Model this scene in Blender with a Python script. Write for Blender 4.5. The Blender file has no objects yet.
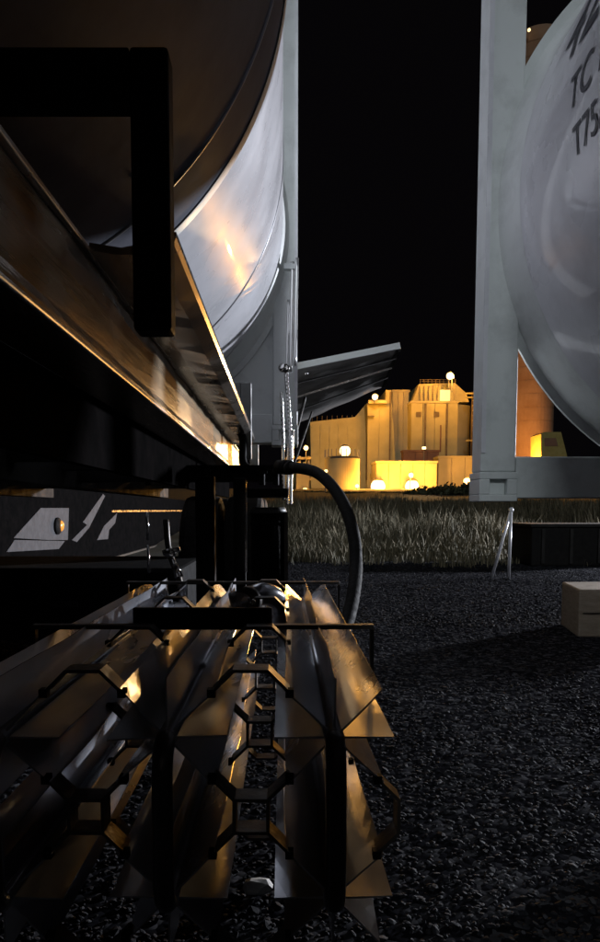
import bpy, bmesh, math, random
from mathutils import Vector, Matrix
random.seed(7)
R = math.radians
SC = bpy.context.scene
COL = SC.collection

# ------------------------------------------------------------------ camera, world, lights
H = 0.90            # eye height above the gravel
F = 720.0           # focal length in photo pixels (photo 600 x 942)
PITCH = R(4.5)
PX, PY = 283.0, 510.0 + F*math.tan(PITCH)
cam = bpy.data.cameras.new('camera'); camo = bpy.data.objects.new('camera', cam); COL.objects.link(camo)
camo.location = (0, 0, H); camo.rotation_euler = (math.pi/2 - PITCH, 0, 0)
cam.sensor_fit = 'VERTICAL'; cam.sensor_height = 36; cam.lens = 36*F/942
cam.shift_x = (300-PX)/942; cam.shift_y = (PY-471)/942
cam.clip_start = 0.02; cam.clip_end = 3000
SC.camera = camo

def W(px, py, Y):
    """world point on the plane y=Y that is seen at photo pixel px,py"""
    a, b = (px-PX)/F, -(py-PY)/F
    c, s = math.cos(PITCH), math.sin(PITCH)
    dy = c + b*s; dz = b*c - s
    t = Y/dy
    return Vector((a*t, Y, H + dz*t))

world = bpy.data.worlds.new("World"); SC.world = world; world.use_nodes = True
wn = world.node_tree; wn.nodes.clear()
wo = wn.nodes.new('ShaderNodeOutputWorld'); bg = wn.nodes.new('ShaderNodeBackground')
bg.inputs[0].default_value = (0.75, 0.62, 0.8, 1); bg.inputs[1].default_value = 0.0022
wn.links.new(bg.outputs[0], wo.inputs[0])

sun = bpy.data.lights.new('moon_like_yard_light', 'SUN'); sun.energy = 0.5; sun.angle = R(8); sun.color = (0.86, 0.95, 1.0)
suno = bpy.data.objects.new('sun', sun); COL.objects.link(suno)
_d = Vector((0.07, 1.0, -0.48)).normalized()
suno.rotation_euler = _d.to_track_quat('-Z', 'Y').to_euler(); suno.location = (0, -20, 10)

SC.view_settings.view_transform = 'Standard'; SC.view_settings.look = 'None'
SC.view_settings.exposure = 0; SC.view_settings.gamma = 1; SC.view_settings.use_curve_mapping = False
SC.render.engine = 'CYCLES'
SC.cycles.sample_clamp_indirect = 3.0
SC.cycles.max_bounces = 8
SC.cycles.caustics_reflective = False
SC.render.resolution_x = 652; SC.render.resolution_y = 1024

# ------------------------------------------------------------------ helpers
def mat(name, col, rough=0.6, metal=0.0, col2=None, scale=8, bump=0.0, bscale=40, rvar=0.0, emit=None, estr=0,
        stretch=(1,1,1), coat=0.0, spec=None, detail=6, contrast=(0.35,0.65)):
    m = bpy.data.materials.new(name); m.use_nodes = True
    nt = m.node_tree; b = nt.nodes['Principled BSDF']
    b.inputs['Base Color'].default_value = (*col, 1); b.inputs['Roughness'].default_value = rough
    b.inputs['Metallic'].default_value = metal; b.inputs['Coat Weight'].default_value = coat
    if spec is not None: b.inputs['Specular IOR Level'].default_value = spec
    tc = nt.nodes.new('ShaderNodeTexCoord'); mp = nt.nodes.new('ShaderNodeMapping')
    mp.inputs['Scale'].default_value = stretch
    nt.links.new(tc.outputs['Object'], mp.inputs[0])
    if col2 is not None:
        n = nt.nodes.new('ShaderNodeTexNoise'); n.inputs['Scale'].default_value = scale; n.inputs['Detail'].default_value = detail
        n.inputs['Roughness'].default_value = 0.65
        nt.links.new(mp.outputs[0], n.inputs['Vector'])
        r = nt.nodes.new('ShaderNodeValToRGB'); r.color_ramp.elements[0].position = contrast[0]; r.color_ramp.elements[1].position = contrast[1]
        r.color_ramp.elements[0].color = (*col, 1); r.color_ramp.elements[1].color = (*col2, 1)
        nt.links.new(n.outputs[0], r.inputs[0]); nt.links.new(r.outputs[0], b.inputs['Base Color'])
    if rvar:
        n2 = nt.nodes.new('ShaderNodeTexNoise'); n2.inputs['Scale'].default_value = scale*1.7; n2.inputs['Detail'].default_value = 5
        nt.links.new(mp.outputs[0], n2.inputs['Vector'])
        mr = nt.nodes.new('ShaderNodeMapRange'); mr.inputs[1].default_value = .3; mr.inputs[2].default_value = .7
        mr.inputs[3].default_value = max(.03, rough-rvar); mr.inputs[4].default_value = min(1, rough+rvar)
        nt.links.new(n2.outputs[0], mr.inputs[0]); nt.links.new(mr.outputs[0], b.inputs['Roughness'])
    if bump:
        n3 = nt.nodes.new('ShaderNodeTexNoise'); n3.inputs['Scale'].default_value = bscale; n3.inputs['Detail'].default_value = 4
        nt.links.new(mp.outputs[0], n3.inputs['Vector'])
        bp = nt.nodes.new('ShaderNodeBump'); bp.inputs['Strength'].default_value = bump; bp.inputs['Distance'].default_value = 0.01
        nt.links.new(n3.outputs[0], bp.inputs['Height']); nt.links.new(bp.outputs[0], b.inputs['Normal'])
    if emit:
        b.inputs['Emission Color'].default_value = (*emit, 1); b.inputs['Emission Strength'].default_value = estr
    return m

M = {}
M['white'] = mat('white_tank_paint', (.56,.56,.59), .30, 0, (.76,.76,.80), 2.2, .05, 14, .07, coat=.3, contrast=(.25,.55))
M['white_frame'] = mat('white_frame_paint', (.50,.52,.51), .45, 0, (.72,.75,.74), 4, .12, 30, .1, contrast=(.22,.5))
M['shade_dark'] = mat('shaded_shell_paint', (.11,.115,.14), .6, 0, (.17,.175,.205), 2.5, .05, 20, .08, spec=.05)  # shade put into the colour of the left tank's near shell
M['brightpipe'] = mat('bright_pipe', (.78,.78,.78), .28, .7)
M['seam'] = mat('weld_seam', (.26,.26,.28), .35, .3)
M['black'] = mat('black_paint', (.010,.009,.009), .7, 0, (.016,.015,.014), 12, .15, 60, .1, spec=.1)
M['matt_black'] = mat('matt_black_steel', (.005,.005,.005), .85, 0, (.009,.008,.008), 9, .2, 40, 0, spec=0)  # plain matt black steel, very low reflectance
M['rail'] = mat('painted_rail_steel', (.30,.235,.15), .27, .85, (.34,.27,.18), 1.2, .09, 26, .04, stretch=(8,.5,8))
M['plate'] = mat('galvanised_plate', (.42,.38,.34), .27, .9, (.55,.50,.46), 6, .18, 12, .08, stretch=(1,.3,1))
M['steel_dark'] = mat('dark_chassis_steel', (.016,.015,.014), .75, 0, (.03,.027,.025), 7, .2, 40, .12, spec=.25)
M['alu'] = mat('aluminium_fin', (.50,.52,.57), .24, .6, (.76,.78,.84), 4, .12, 9, .09, stretch=(1,.35,1))
M['bend'] = mat('dull_grey_pipe', (.07,.065,.065), .35, .5, (.11,.10,.10), 8, .1, 40, .1)
M['alu_edge'] = mat('aluminium_clip', (.10,.092,.085), .5, .5, (.17,.155,.14), 20, .2, 60, .1)
M['chrome'] = mat('bright_steel', (.75,.74,.72), .14, 1, None, 5, .08, 50, 0)
M['rubber'] = mat('black_rubber', (.010,.0095,.009), .75, 0, (.016,.015,.014), 30, .25, 90, .1, spec=.2)
M['ink'] = mat('black_lettering', (.055,.055,.07), .6)
M['grey_paint'] = mat('grey_bracket_paint', (.16,.17,.16), .5, .1, (.22,.22,.21), 15, .15, 50, .1)
M['wood'] = mat('weathered_timber', (.30,.25,.18), .8, 0, (.42,.35,.26), 9, .5, 40, .1, stretch=(1,1,6))
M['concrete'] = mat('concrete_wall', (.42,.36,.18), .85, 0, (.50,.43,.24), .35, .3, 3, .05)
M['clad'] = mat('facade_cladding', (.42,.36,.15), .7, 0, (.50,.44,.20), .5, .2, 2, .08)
M['brown'] = mat('brown_annex', (.16,.08,.05), .8, 0, (.22,.12,.07), .6, .2, 3)
M['stack'] = mat('brick_stack', (.26,.15,.085), .85, 0, (.34,.21,.13), .6, .3, 4)
M['glass'] = mat('lit_window', (.3,.25,.15), .4, 0, emit=(1,.62,.2), estr=1.6)
M['bulb'] = mat('sodium_bulb', (1,.8,.5), .4, 0, emit=(1,.74,.38), estr=2.6)
M['bulb_small'] = mat('small_sodium_bulb', (1,.8,.5), .4, 0, emit=(1,.72,.34), estr=2.2)
M['lampmetal'] = mat('lamp_metal', (.2,.19,.17), .5, .6)
M['amber'] = mat('amber_lens', (.8,.3,.04), .25, 0, emit=(1,.42,.08), estr=.5)
M['yellow'] = mat('yellow_paint', (.26,.21,.05), .7, 0, (.32,.26,.08), 3)
M['painted_reflection'] = mat('grey_white_reflection', (.06,.062,.07), .8, 0, (.10,.10,.11), 10, .1, 50)  # pale reflections on the trailer side, put in as grey paint

def mb(): return bmesh.new()
def bx(bm, c, s, rot=None):
    m = Matrix.Translation(Vector(c)) @ (rot.to_4x4() if rot is not None else Matrix()) @ Matrix.Diagonal((s[0], s[1], s[2], 1))
    return bmesh.ops.create_cube(bm, size=1, matrix=m)['verts']
def box(bm, a, b):
    return bx(bm, [(a[i]+b[i])/2 for i in range(3)], [abs(b[i]-a[i]) for i in range(3)])
def obj(name, bm, m, parent=None, smooth=False, bevel=0, subm=None):
    me = bpy.data.meshes.new(name)
    bmesh.ops.recalc_face_normals(bm, faces=bm.faces)
    bm.to_mesh(me); bm.free()
    if smooth:
        for p in me.polygons: p.use_smooth = True
    me.materials.append(m)
    o = bpy.data.objects.new(name, me); COL.objects.link(o)
    if parent is not None: 
        o.parent = parent; o.matrix_parent_inverse = Matrix.Translation(parent.location).inverted() if parent.type == 'EMPTY' else Matrix()
    if bevel:
        md = o.modifiers.new('bevel', 'BEVEL'); md.width = bevel; md.segments = 2; md.limit_method = 'ANGLE'
    return o
def tag(o, label=None, cat=None, group=None, kind=None):
    if label: o['label'] = label
    if cat: o['category'] = cat
    if group: o['group'] = group
    if kind: o['kind'] = kind
    return o
def thing(name, label, cat, loc=(0,0,0), group=None):
    o = bpy.data.objects.new(name, None); COL.objects.link(o); o.location = loc; o.empty_display_size = .2
    return tag(o, label, cat, group)
def cyl(bm, p0, p1, r0, r1=None, n=16, caps=True):
    p0, p1 = Vector(p0), Vector(p1); d = p1-p0
    q = d.to_track_quat('Z', 'Y').to_matrix().to_4x4()
    bmesh.ops.create_cone(bm, cap_ends=caps, segments=n, radius1=r0, radius2=r0 if r1 is None else r1, depth=d.length,
                          matrix=Matrix.Translation((p0+p1)/2) @ q)
def sph(bm, c, r, n=12, s=(1,1,1)):
    bmesh.ops.create_uvsphere(bm, u_segments=n, v_segments=max(6, n//2+2), radius=r, matrix=Matrix.Translation(Vector(c)) @ Matrix.Diagonal((*s, 1)))
def catmull(pts, n=8):
    P = [Vector(p) for p in pts]; P = [2*P[0]-P[1]] + P + [2*P[-1]-P[-2]]; out = []
    for i in range(1, len(P)-2):
        for k in range(n):
            t = k/n
            out.append(.5*((2*P[i]) + (P[i+1]-P[i-1])*t + (2*P[i-1]-5*P[i]+4*P[i+1]-P[i+2])*t*t + (-P[i-1]+3*P[i]-3*P[i+1]+P[i+2])*t**3))
    out.append(P[-2]); return out
def tube(bm, pts, r, n=12, rf=None):
    rings = []; up = Vector((0, 0, 1))
    for i, p in enumerate(pts):
        d = (pts[min(i+1, len(pts)-1)] - pts[max(i-1, 0)]).normalized()
        a = d.cross(up)
        if a.length < .05: a = d.cross(Vector((0, 1, 0)))
        a.normalize(); b = a.cross(d).normalized()
        if i and a.dot(pa) < 0: a, b = -a, -b
        pa = a
        rr = r if rf is None else rf(i)
        rings.append([bm.verts.new(p + rr*(math.cos(2*math.pi*k/n)*a + math.sin(2*math.pi*k/n)*b)) for k in range(n)])
    for i in range(len(rings)-1):
        for k in range(n):
            bm.faces.new((rings[i][k], rings[i][(k+1) % n], rings[i+1][(k+1) % n], rings[i+1][k]))
    bm.faces.new(rings[0]); bm.faces.new(rings[-1])
def prism(bm, poly, y0, y1):
    """poly in x,z extruded along y"""
    a = [bm.verts.new((x, y0, z)) for x, z in poly]; b = [bm.verts.new((x, y1, z)) for x, z in poly]
    bm.faces.new(a); bm.faces.new(b); n = len(poly)
    for i in range(n): bm.faces.new((a[i], a[(i+1) % n], b[(i+1) % n], b[i]))
def strip(bm, path, y0, y1, t):
    """bent strip: open path in x,z of thickness t, extruded from y0 to y1"""
    P = [Vector((x, 0, z)) for x, z in path]; up, dn = [], []
    for i, p in enumerate(P):
        d0 = (P[i]-P[i-1]).normalized() if i else (P[1]-P[0]).normalized()
        d1 = (P[i+1]-P[i]).normalized() if i < len(P)-1 else d0
        n0 = Vector((-d0.z, 0, d0.x)); n1 = Vector((-d1.z, 0, d1.x)); nn = (n0+n1).normalized(); k = 1/max(.5, nn.dot(n0))
        up.append((p + nn*t/2*k)); dn.append((p - nn*t/2*k))
    for i in range(len(P)-1):
        q = [up[i], up[i+1], dn[i+1], dn[i]]
        a = [bm.verts.new((v.x, y0, v.z)) for v in q]; b = [bm.verts.new((v.x, y1, v.z)) for v in q]
        bm.faces.new(a); bm.faces.new(b)
        for j in range(4): bm.faces.new((a[j], a[(j+1) % 4], b[(j+1) % 4], b[j]))
def copy_tree(o, parent=None):
    c = o.copy(); COL.objects.link(c)
    if parent is not None: c.parent = parent
    for ch in list(o.children): copy_tree(ch, c)
    return c

# ------------------------------------------------------------------ terrain
def gz(y):
    """ground height: level gravel yard, then a bank rising to the works"""
    if y < 12.6: return 0.0
    if y < 34: t = (y-12.6)/21.4; return 1.15*t**0.85
    if y < 84: return 1.15 + (y-34)/50*2.25
    return 3.4
ground_mat = bpy.data.materials.new('gravel'); ground_mat.use_nodes = True
nt = ground_mat.node_tree; b = nt.nodes['Principled BSDF']; b.inputs['Roughness'].default_value = 1; b.inputs['Specular IOR Level'].default_value = 0
tc = nt.nodes.new('ShaderNodeTexCoord')
vo = nt.nodes.new('ShaderNodeTexVoronoi'); vo.inputs['Scale'].default_value = 42; nt.links.new(tc.outputs['Object'], vo.inputs['Vector'])
ra = nt.nodes.new('ShaderNodeValToRGB'); e = ra.color_ramp.elements
e[0].position = 0; e[0].color = (.012,.012,.014,1); e[1].position = 1; e[1].color = (.11,.11,.118,1)
e2 = ra.color_ramp.elements.new(.6); e2.color = (.020,.020,.024,1)
sp = nt.nodes.new('ShaderNodeSeparateColor'); nt.links.new(vo.outputs['Color'], sp.inputs[0]); nt.links.new(sp.outputs[0], ra.inputs[0])
no = nt.nodes.new('ShaderNodeTexNoise'); no.inputs['Scale'].default_value = 1.3; no.inputs['Detail'].default_value = 6; nt.links.new(tc.outputs['Object'], no.inputs['Vector'])
mx = nt.nodes.new('ShaderNodeMix'); mx.data_type = 'RGBA'; mx.blend_type = 'MULTIPLY'; mx.inputs[0].default_value = 1
mr = nt.nodes.new('ShaderNodeMapRange'); mr.inputs[1].default_value = .3; mr.inputs[2].default_value = .7; mr.inputs[3].default_value = .5; mr.inputs[4].default_value = 1.15
nt.links.new(no.outputs[0], mr.inputs[0]); nt.links.new(ra.outputs[0], mx.inputs[6]); nt.links.new(mr.outputs[0], mx.inputs[7]); nt.links.new(mx.outputs[2], b.inputs['Base Color'])
bp = nt.nodes.new('ShaderNodeBump'); bp.inputs['Strength'].default_value = .35; bp.inputs['Distance'].default_value = .01; bp.invert = True
nt.links.new(vo.outputs['Distance'], bp.inputs['Height']); nt.links.new(bp.outputs[0], b.inputs['Normal'])
M['gravel'] = ground_mat
M['soil'] = mat('dark_soil', (.035,.032,.022), .95, 0, (.07,.06,.035), .8, .5, 3)

def sheet(name, ys, xs, m, f):
    bm = mb(); rows = [[bm.verts.new((x, y, f(x, y))) for x in xs] for y in ys]
    for i in range(len(ys)-1):
        for j in range(len(xs)-1): bm.faces.new((rows[i][j], rows[i][j+1], rows[i+1][j+1], rows[i+1][j]))
    return obj(name, bm, m, smooth=True)
def gzn(x, y): return gz(y) + (0.05*math.sin(x*.7+y*.3)+.04*math.sin(x*1.9-y*.8) if 13.5 < y < 80 else 0)
g = sheet('ground', [-60, -10, 0, 3, 6, 9, 11, 12.6], [-600, -100, -30, -10, -3, 0, 3, 10, 30, 100, 600], M['gravel'], lambda x, y: 0); tag(g, kind='structure')
xs_ = [-600, -200, -80] + [-40+2*i for i in range(41)] + [80, 200, 600]
g = sheet('hillside', [12.6, 13.3, 14, 16, 18, 21, 24, 28, 34, 42, 52, 64, 84, 120, 300, 1400], xs_, M['soil'], gzn); tag(g, kind='structure')

# loose stones: one mesh, nobody could count them
def stones(name, n, region, size, m, seed):
    rnd = random.Random(seed); V, Fc = [], []
    ico = bmesh.new(); bmesh.ops.create_icosphere(ico, subdivisions=1, radius=1)
    iv = [v.co.copy() for v in ico.verts]; ifc = [[v.index for v in f.verts] for f in ico.faces]; ico.free()
    for _ in range(n):
        x, y = region(rnd)
        s = size(rnd, y); sx, sy, sz = s*rnd.uniform(.7, 1.4), s*rnd.uniform(.6, 1.1), s*rnd.uniform(.25, .5)
        q = Matrix.Rotation(rnd.uniform(0, 6.28), 3, 'Z') @ Matrix.Rotation(rnd.uniform(-.6, .6), 3, 'X') @ Matrix.Rotation(rnd.uniform(-.5, .5), 3, 'Y')
        k = len(V); c = Vector((x, y, sz*.35))
        for v in iv:
            j = rnd.uniform(.72, 1.2); V.append(c + q @ Vector((v.x*sx*j, v.y*sy*j, v.z*sz*j)))
        Fc += [[a+k for a in f] for f in ifc]
    me = bpy.data.meshes.new(name); me.from_pydata(V, [], Fc); me.update()
    o = bpy.data.objects.new(name, me); COL.objects.link(o); me.materials.append(m)
    return tag(o, kind='stuff')
M['stone'] = bpy.data.materials.new('loose_stone'); M['stone'].use_nodes = True
nt = M['stone'].node_tree; b = nt.nodes['Principled BSDF']; b.inputs['Roughness'].default_value = .8; b.inputs['Specular IOR Level'].default_value = .2
ge = nt.nodes.new('ShaderNodeNewGeometry'); ra = nt.nodes.new('ShaderNodeValToRGB')
ra.color_ramp.elements[0].color = (.010,.010,.013,1); ra.color_ramp.elements[1].color = (.085,.085,.095,1); ra.color_ramp.elements[1].position = 1
k_ = ra.color_ramp.elements.new(.9); k_.color = (.022,.022,.026,1)
nt.links.new(ge.outputs['Random Per Island'], ra.inputs[0]); nt.links.new(ra.outputs[0], b.inputs['Base Color'])
def reg_near(r):
    y = 1.0 + 5.2*r.random()**1.4; return r.uniform(-.55*y-.5, .62*y+.3), y
def reg_far(r):
    y = 5.5 + 7*r.random(); return r.uniform(-.15*y-.5, .5*y+.3), y
o = stones('loose_gravel', 38000, reg_near, lambda r, y: r.uniform(.0035, .0085)*(1+.08*y) if r.random() < .97 else r.uniform(.011, .017), M['stone'], 3)
tag(o, 'dark crushed gravel with paler chips covering the yard in the foreground', 'gravel')
o = stones('loose_gravel', 15000, reg_far, lambda r, y: r.uniform(.008, .017), M['stone'], 5)
tag(o, 'finer dark gravel of the yard farther back, up to the grass bank', 'gravel')

# grass on the bank
def grass():
    rnd = random.Random(11); V, Fc = [], []
    for _ in range(2600):
        y = 12.9 + 22*rnd.random()**1.6 - (rnd.random()**3*1.6 if rnd.random() < .35 else 0); x = rnd.uniform(-.05*y-1, .48*y+1)
        dens = .5+.5*math.sin(x*.8+1.3*math.sin(y*.7))
        hh = rnd.uniform(.18, .45)*(0.55+.7*dens)*(1 if y > 14 else .5)
        for k in range(26):
            bx_, by_ = x+rnd.gauss(0, .14), y+rnd.gauss(0, .14); z = gzn(bx_, by_)
            h = hh*rnd.uniform(.5, 1.25); a = rnd.uniform(0, 6.28); l = rnd.uniform(.1, .7)*h; w = rnd.uniform(.006, .013)
            px_, py_ = math.cos(a+1.57)*w, math.sin(a+1.57)*w; dx, dy = math.cos(a)*l, math.sin(a)*l; i = len(V)
            h *= 1.0 if k % 4 else 1.45
            V += [(bx_-px_, by_-py_, z-.02), (bx_+px_, by_+py_, z-.02), (bx_+px_*.8+dx*.35, by_+py_*.8+dy*.35, z+h*.6), (bx_-px_*.8+dx*.35, by_-py_*.8+dy*.35, z+h*.6), (bx_+dx, by_+dy, z+h*.93)]
            Fc += [[i, i+1, i+2, i+3], [i+3, i+2, i+4]]
    me = bpy.data.meshes.new('tall_grass'); me.from_pydata(V, [], Fc); me.update()
    o = bpy.data.objects.new('tall_grass', me); COL.objects.link(o)
    m = bpy.data.materials.new('dry_grass'); m.use_nodes = True; nt = m.node_tree; b = nt.nodes['Principled BSDF']; b.inputs['Roughness'].default_value = .8
    ge = nt.nodes.new('ShaderNodeNewGeometry'); ra = nt.nodes.new('ShaderNodeValToRGB')
    ra.color_ramp.elements[0].color = (.045,.043,.022,1); ra.color_ramp.elements[1].color = (.19,.155,.095,1)
    nt.links.new(ge.outputs['Random Per Island'], ra.inputs[0]); nt.links.new(ra.outputs[0], b.inputs['Base Color'])
    me.materials.append(m)
    return tag(o, 'tall half dry grass on the bank between gravel yard and works', 'grass', kind='stuff')
grass()

# ------------------------------------------------------------------ tank containers
FW = 2.44
RS, RO = 1.13, 1.21
def tank_container(name, label, xl, zb, yf, length, dark_from=None, gusset=False, FH=2.44, FC=1.22):
    """frame end at y=yf seen from inside the yard, shell running back towards the viewer (-y)"""
    cx, cz = xl+FW/2, zb+FC; yn = yf-length
    t = thing(name, label, 'tank container', (cx, yf, zb))
    N = 160
    def shell(y0, y1, r, caps=False):
        bm = mb(); A, B = [], []
        for k in range(N):
            a = 2*math.pi*k/N; A.append(bm.verts.new((cx+r*math.cos(a), y0, cz+r*math.sin(a)))); B.append(bm.verts.new((cx+r*math.cos(a), y1, cz+r*math.sin(a))))
        for k in range(N): bm.faces.new((A[k], A[(k+1) % N], B[(k+1) % N], B[k]))
        if caps: bm.faces.new(A); bm.faces.new(B)
        return bm
    ys = dark_from if dark_from is not None else yn+.12
    sh = obj('shell', shell(ys, yf+.02, RS), M['white'], t, True)
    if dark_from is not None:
        bm = shell(yn+.12, dark_from, RS+.012)  # near shell drawn dark in place of the shadow on it
        tag(obj('shaded_shell', bm, M['shade_dark'], t, True), 'front part of the shell, coloured dark for the shadow on it')
        bm = mb()    # lap ring at the edge of the painted shade
        pr = [(RS+.016, dark_from-.012), (RS+.018, dark_from+.03), (RS+.001, dark_from+.034), (RS-.01, dark_from-.012)]
        rings = [[bm.verts.new((cx+r*math.cos(2*math.pi*k/N), y, cz+r*math.sin(2*math.pi*k/N))) for k in range(N)] for r, y in pr]
        for i in range(3):
            for k in range(N): bm.faces.new((rings[i][k], rings[i][(k+1) % N], rings[i+1][(k+1) % N], rings[i+1][k]))
        obj('lap_ring', bm, M['white_frame'], t, True)
    # weld seams
    for ysm in [yf-.93] + [yf-.93-1.5*i for i in (1, 2)]:
        bm = mb(); r = RS+.001 if ysm > ys else RS+.013
        pr = [(r-.002, ysm-.009), (r+.0035, ysm-.004), (r+.0035, ysm+.004), (r-.002, ysm+.009)]
        rings = [[bm.verts.new((cx+q*math.cos(2*math.pi*k/N), y, cz+q*math.sin(2*math.pi*k/N))) for k in range(N)] for q, y in pr]
        for i in range(3):
            for k in range(N): bm.faces.new((rings[i][k], rings[i][(k+1) % N], rings[i+1][(k+1) % N], rings[i+1][k]))
        obj('weld_seam', bm, M['seam'], t, True)
    # flared skirt where the shell meets the end plate
    bm = mb(); pr = [(RS+.0005, yf-.16), (RS+.004, yf-.12), (RS+.012, yf-.07), (RS+.028, yf-.02), (RS+.045, yf+.012)]
    rings = [[bm.verts.new((cx+q*math.cos(2*math.pi*k/N), y, cz+q*math.sin(2*math.pi*k/N))) for k in range(N)] for q, y in pr]
    for i in range(len(pr)-1):
        for k in range(N): bm.faces.new((rings[i][k], rings[i][(k+1) % N], rings[i+1][(k+1) % N], rings[i+1][k]))
    obj('skirt', bm, M['white_frame'], t, True)
    for ye, sgn in ((yf, 1), (yn, -1)):
        # ring plate
        y0 = ye + .012; y1 = ye + .03
        bm = mb(); ri, ro = [], []
        for k in range(N):
            a = 2*math.pi*k/N; ca, sa = math.cos(a), math.sin(a)
            q = min(RO, (FW/2-.01)/max(abs(ca), 1e-6), (FC-.01)/max(abs(sa), 1e-6))
            ri.append([bm.verts.new((cx+(RS-.02)*ca, y, cz+(RS-.02)*sa)) for y in (y0, y1)]); ro.append([bm.verts.new((cx+q*ca, y, cz+q*sa)) for y in (y0, y1)])
        for k in range(N):
            j = (k+1) % N
            bm.faces.new((ri[k][0], ri[j][0], ro[j][0], ro[k][0])); bm.faces.new((ri[k][1], ri[j][1], ro[j][1], ro[k][1]))
            bm.faces.new((ro[k][0], ro[j][0], ro[j][1], ro[k][1])); bm.faces.new((ri[k][0], ri[j][0], ri[j][1], ri[k][1]))
        obj('ring_plate', bm, M['white_frame'], t)
        for s in (-1, 1):
            bm = mb(); xa = cx+s*FW/2; box(bm, (xa, ye, zb+.119), (xa-s*.152, ye+.15, zb+FH-.119))
            p = obj('corner_post', bm, M['white_frame'], t, bevel=.008)
            if ye == yf:
                bm = mb(); box(bm, (xa+s*.0, ye-.006, zb+.2), (xa-s*.018, ye-.0005, zb+FH-.2)); obj('post_edge', bm, M['white'], p)
            for zc in (zb, zb+FH-.118):
                bm = mb()   # corner casting with an oval aperture frame
                xo, xi = xa+s*.004, xa-s*.16
                zlo, zhi = zc-.008 if zc == zb else zc, zc+.118
                box(bm, (xo, ye-.006, zlo), (xi, ye+.17, zlo+.03)); box(bm, (xo, ye-.006, zhi-.03), (xi, ye+.17, zhi))
                box(bm, (xo, ye-.006, zlo+.03), (xo-s*.045, ye+.17, zhi-.03)); box(bm, (xi, ye-.006, zlo+.03), (xi+s*.045, ye+.17, zhi-.03))
                box(bm, (xo-s*.045, ye+.03, zlo+.03), (xi+s*.045, ye+.17, zhi-.03))
                obj('corner_casting', bm, M['white_frame'], t, bevel=.004)
        for za, zc, nm in ((zb+.006, zb+.185, 'bottom_rail'), (zb+FH-.17, zb+FH-.004, 'top_rail')):
            bm = mb(); box(bm, (xl+.153, ye+.003, za), (xl+FW-.153, ye+.14, zc)); obj(nm, bm, M['white_frame'], t, bevel=.006)
        if gusset:
            for s in (-1, 1):
                for zz, d in ((zb+.186, 1), (zb+FH-.171, -1)):
                    bm = mb(); xi = cx+s*(FW/2-.153)
                    prism(bm, [(xi, zz), (xi-s*.6, zz), (xi, zz+d*.6)], ye+.033, ye+.045); obj('gusset_plate', bm, M['white_frame'], t)
    return t, cx, cz
tL, cxL, czL = tank_container('tank_container', 'white tank container at left with its near shell coloured dark for shade, above the trailer rail',
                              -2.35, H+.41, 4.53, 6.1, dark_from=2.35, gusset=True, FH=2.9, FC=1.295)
tR, cxR, czR = tank_container('tank_container', 'white tank container at right with black letters and open triangular frame corner',
                              .852, H+.045, 3.13, 6.1)

# lettering bent round the right shell
def cyl_hit(px, py, cx, cz, r):
    d = (W(px, py, 1.0)-Vector((0, 0, H))); ox, oz = -cx, H-cz
    a = d.x**2+d.z**2; b_ = 2*(ox*d.x+oz*d.z); c = ox*ox+oz*oz-r*r; D = b_*b_-4*a*c
    t = (-b_-math.sqrt(max(D, 0)))/(2*a); p = Vector((0, 0, H))+d*t
    return p, math.atan2(p.z-cz, p.x-cx)
def letters(txt, px0, py0, px1, py1, size=None):
    """px0,py0: top-left of the first letter, px1,py1: its foot"""
    p0, a0 = cyl_hit(px0, py0, cxR, czR, RS+.003); p1, a1 = cyl_hit(px1, py1, cxR, czR, RS+.003)
    print('LET', txt, p0, math.degrees(a0), p1, math.degrees(a1), 'h', abs(a1-a0)*RS)
    cu = bpy.data.curves.new('lettering', 'FONT'); cu.body = txt; cu.size = 1.0; cu.offset = 0.004
    o = bpy.data.objects.new('tmp', cu); COL.objects.link(o); bpy.context.view_layer.update()
    dg = bpy.context.evaluated_depsgraph_get(); me = bpy.data.meshes.new_from_object(o.evaluated_get(dg)); bpy.data.objects.remove(o)
    h = size or (abs(a1-a0)*RS); sc = h/.72*.82
    a1_ = a1 % (2*math.pi); yb = p1.y+.32*h
    for v in me.vertices:
        u, vv = v.co.x*sc*LW, v.co.y*sc
        ang = a1_ - vv/RS; rr = RS+.0035
        v.co = Vector((cxR+rr*math.cos(ang), yb-u, czR+rr*math.sin(ang)))
    me.name = 'lettering'; me.materials.append(M['ink'])
    o = bpy.data.objects.new('lettering', me); COL.objects.link(o); o.parent = tR; o.matrix_parent_inverse = Matrix.Translation(tR.location).inverted()
LW = .85
letters('42K7', 568, 30, 570, 58)
letters('TC IMPACT', 567, 78, 573, 107)
letters('T75/N', 571, 122, 578, 154)

shade_chassis = thing('trailer_chassis', 'unseen low trailer chassis with wheels under the right tank container, added to shade the fins', 'trailer', (2.07, 0, 0))
for x in (1.55, 2.59):
    bm = mb(); box(bm, (x-.05, -3, .72), (x+.05, 2.9, H+.04)); obj('main_rail', bm, M['steel_dark'], shade_chassis, bevel=.004)
for y in (-2.8, -1.2, .4, 2.0, 2.8):
    bm = mb(); box(bm, (1.605, y, .76), (2.535, y+.09, .90)); obj('crossmember', bm, M['steel_dark'], shade_chassis)
for y in (-.1, .9, 1.9):  # unseen wheels added to shade the near fins and gravel
    for x in (1.16, 2.7):
        bm = mb(); cyl(bm, (x, y, .42), (x+.28, y, .42), .42, n=40); w = obj('wheel', bm, M['rubber'], shade_chassis, False, bevel=.04)
        bm = mb(); xo = x-.012 if x < 2 else x+.28; cyl(bm, (xo, y, .42), (xo+.012, y, .42), .22, n=24); obj('rim', bm, M['steel_dark'], w)
    bm = mb(); cyl(bm, (1.44, y, .42), (2.7, y, .42), .06, n=14); obj('axle', bm, M['steel_dark'], shade_chassis)
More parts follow.
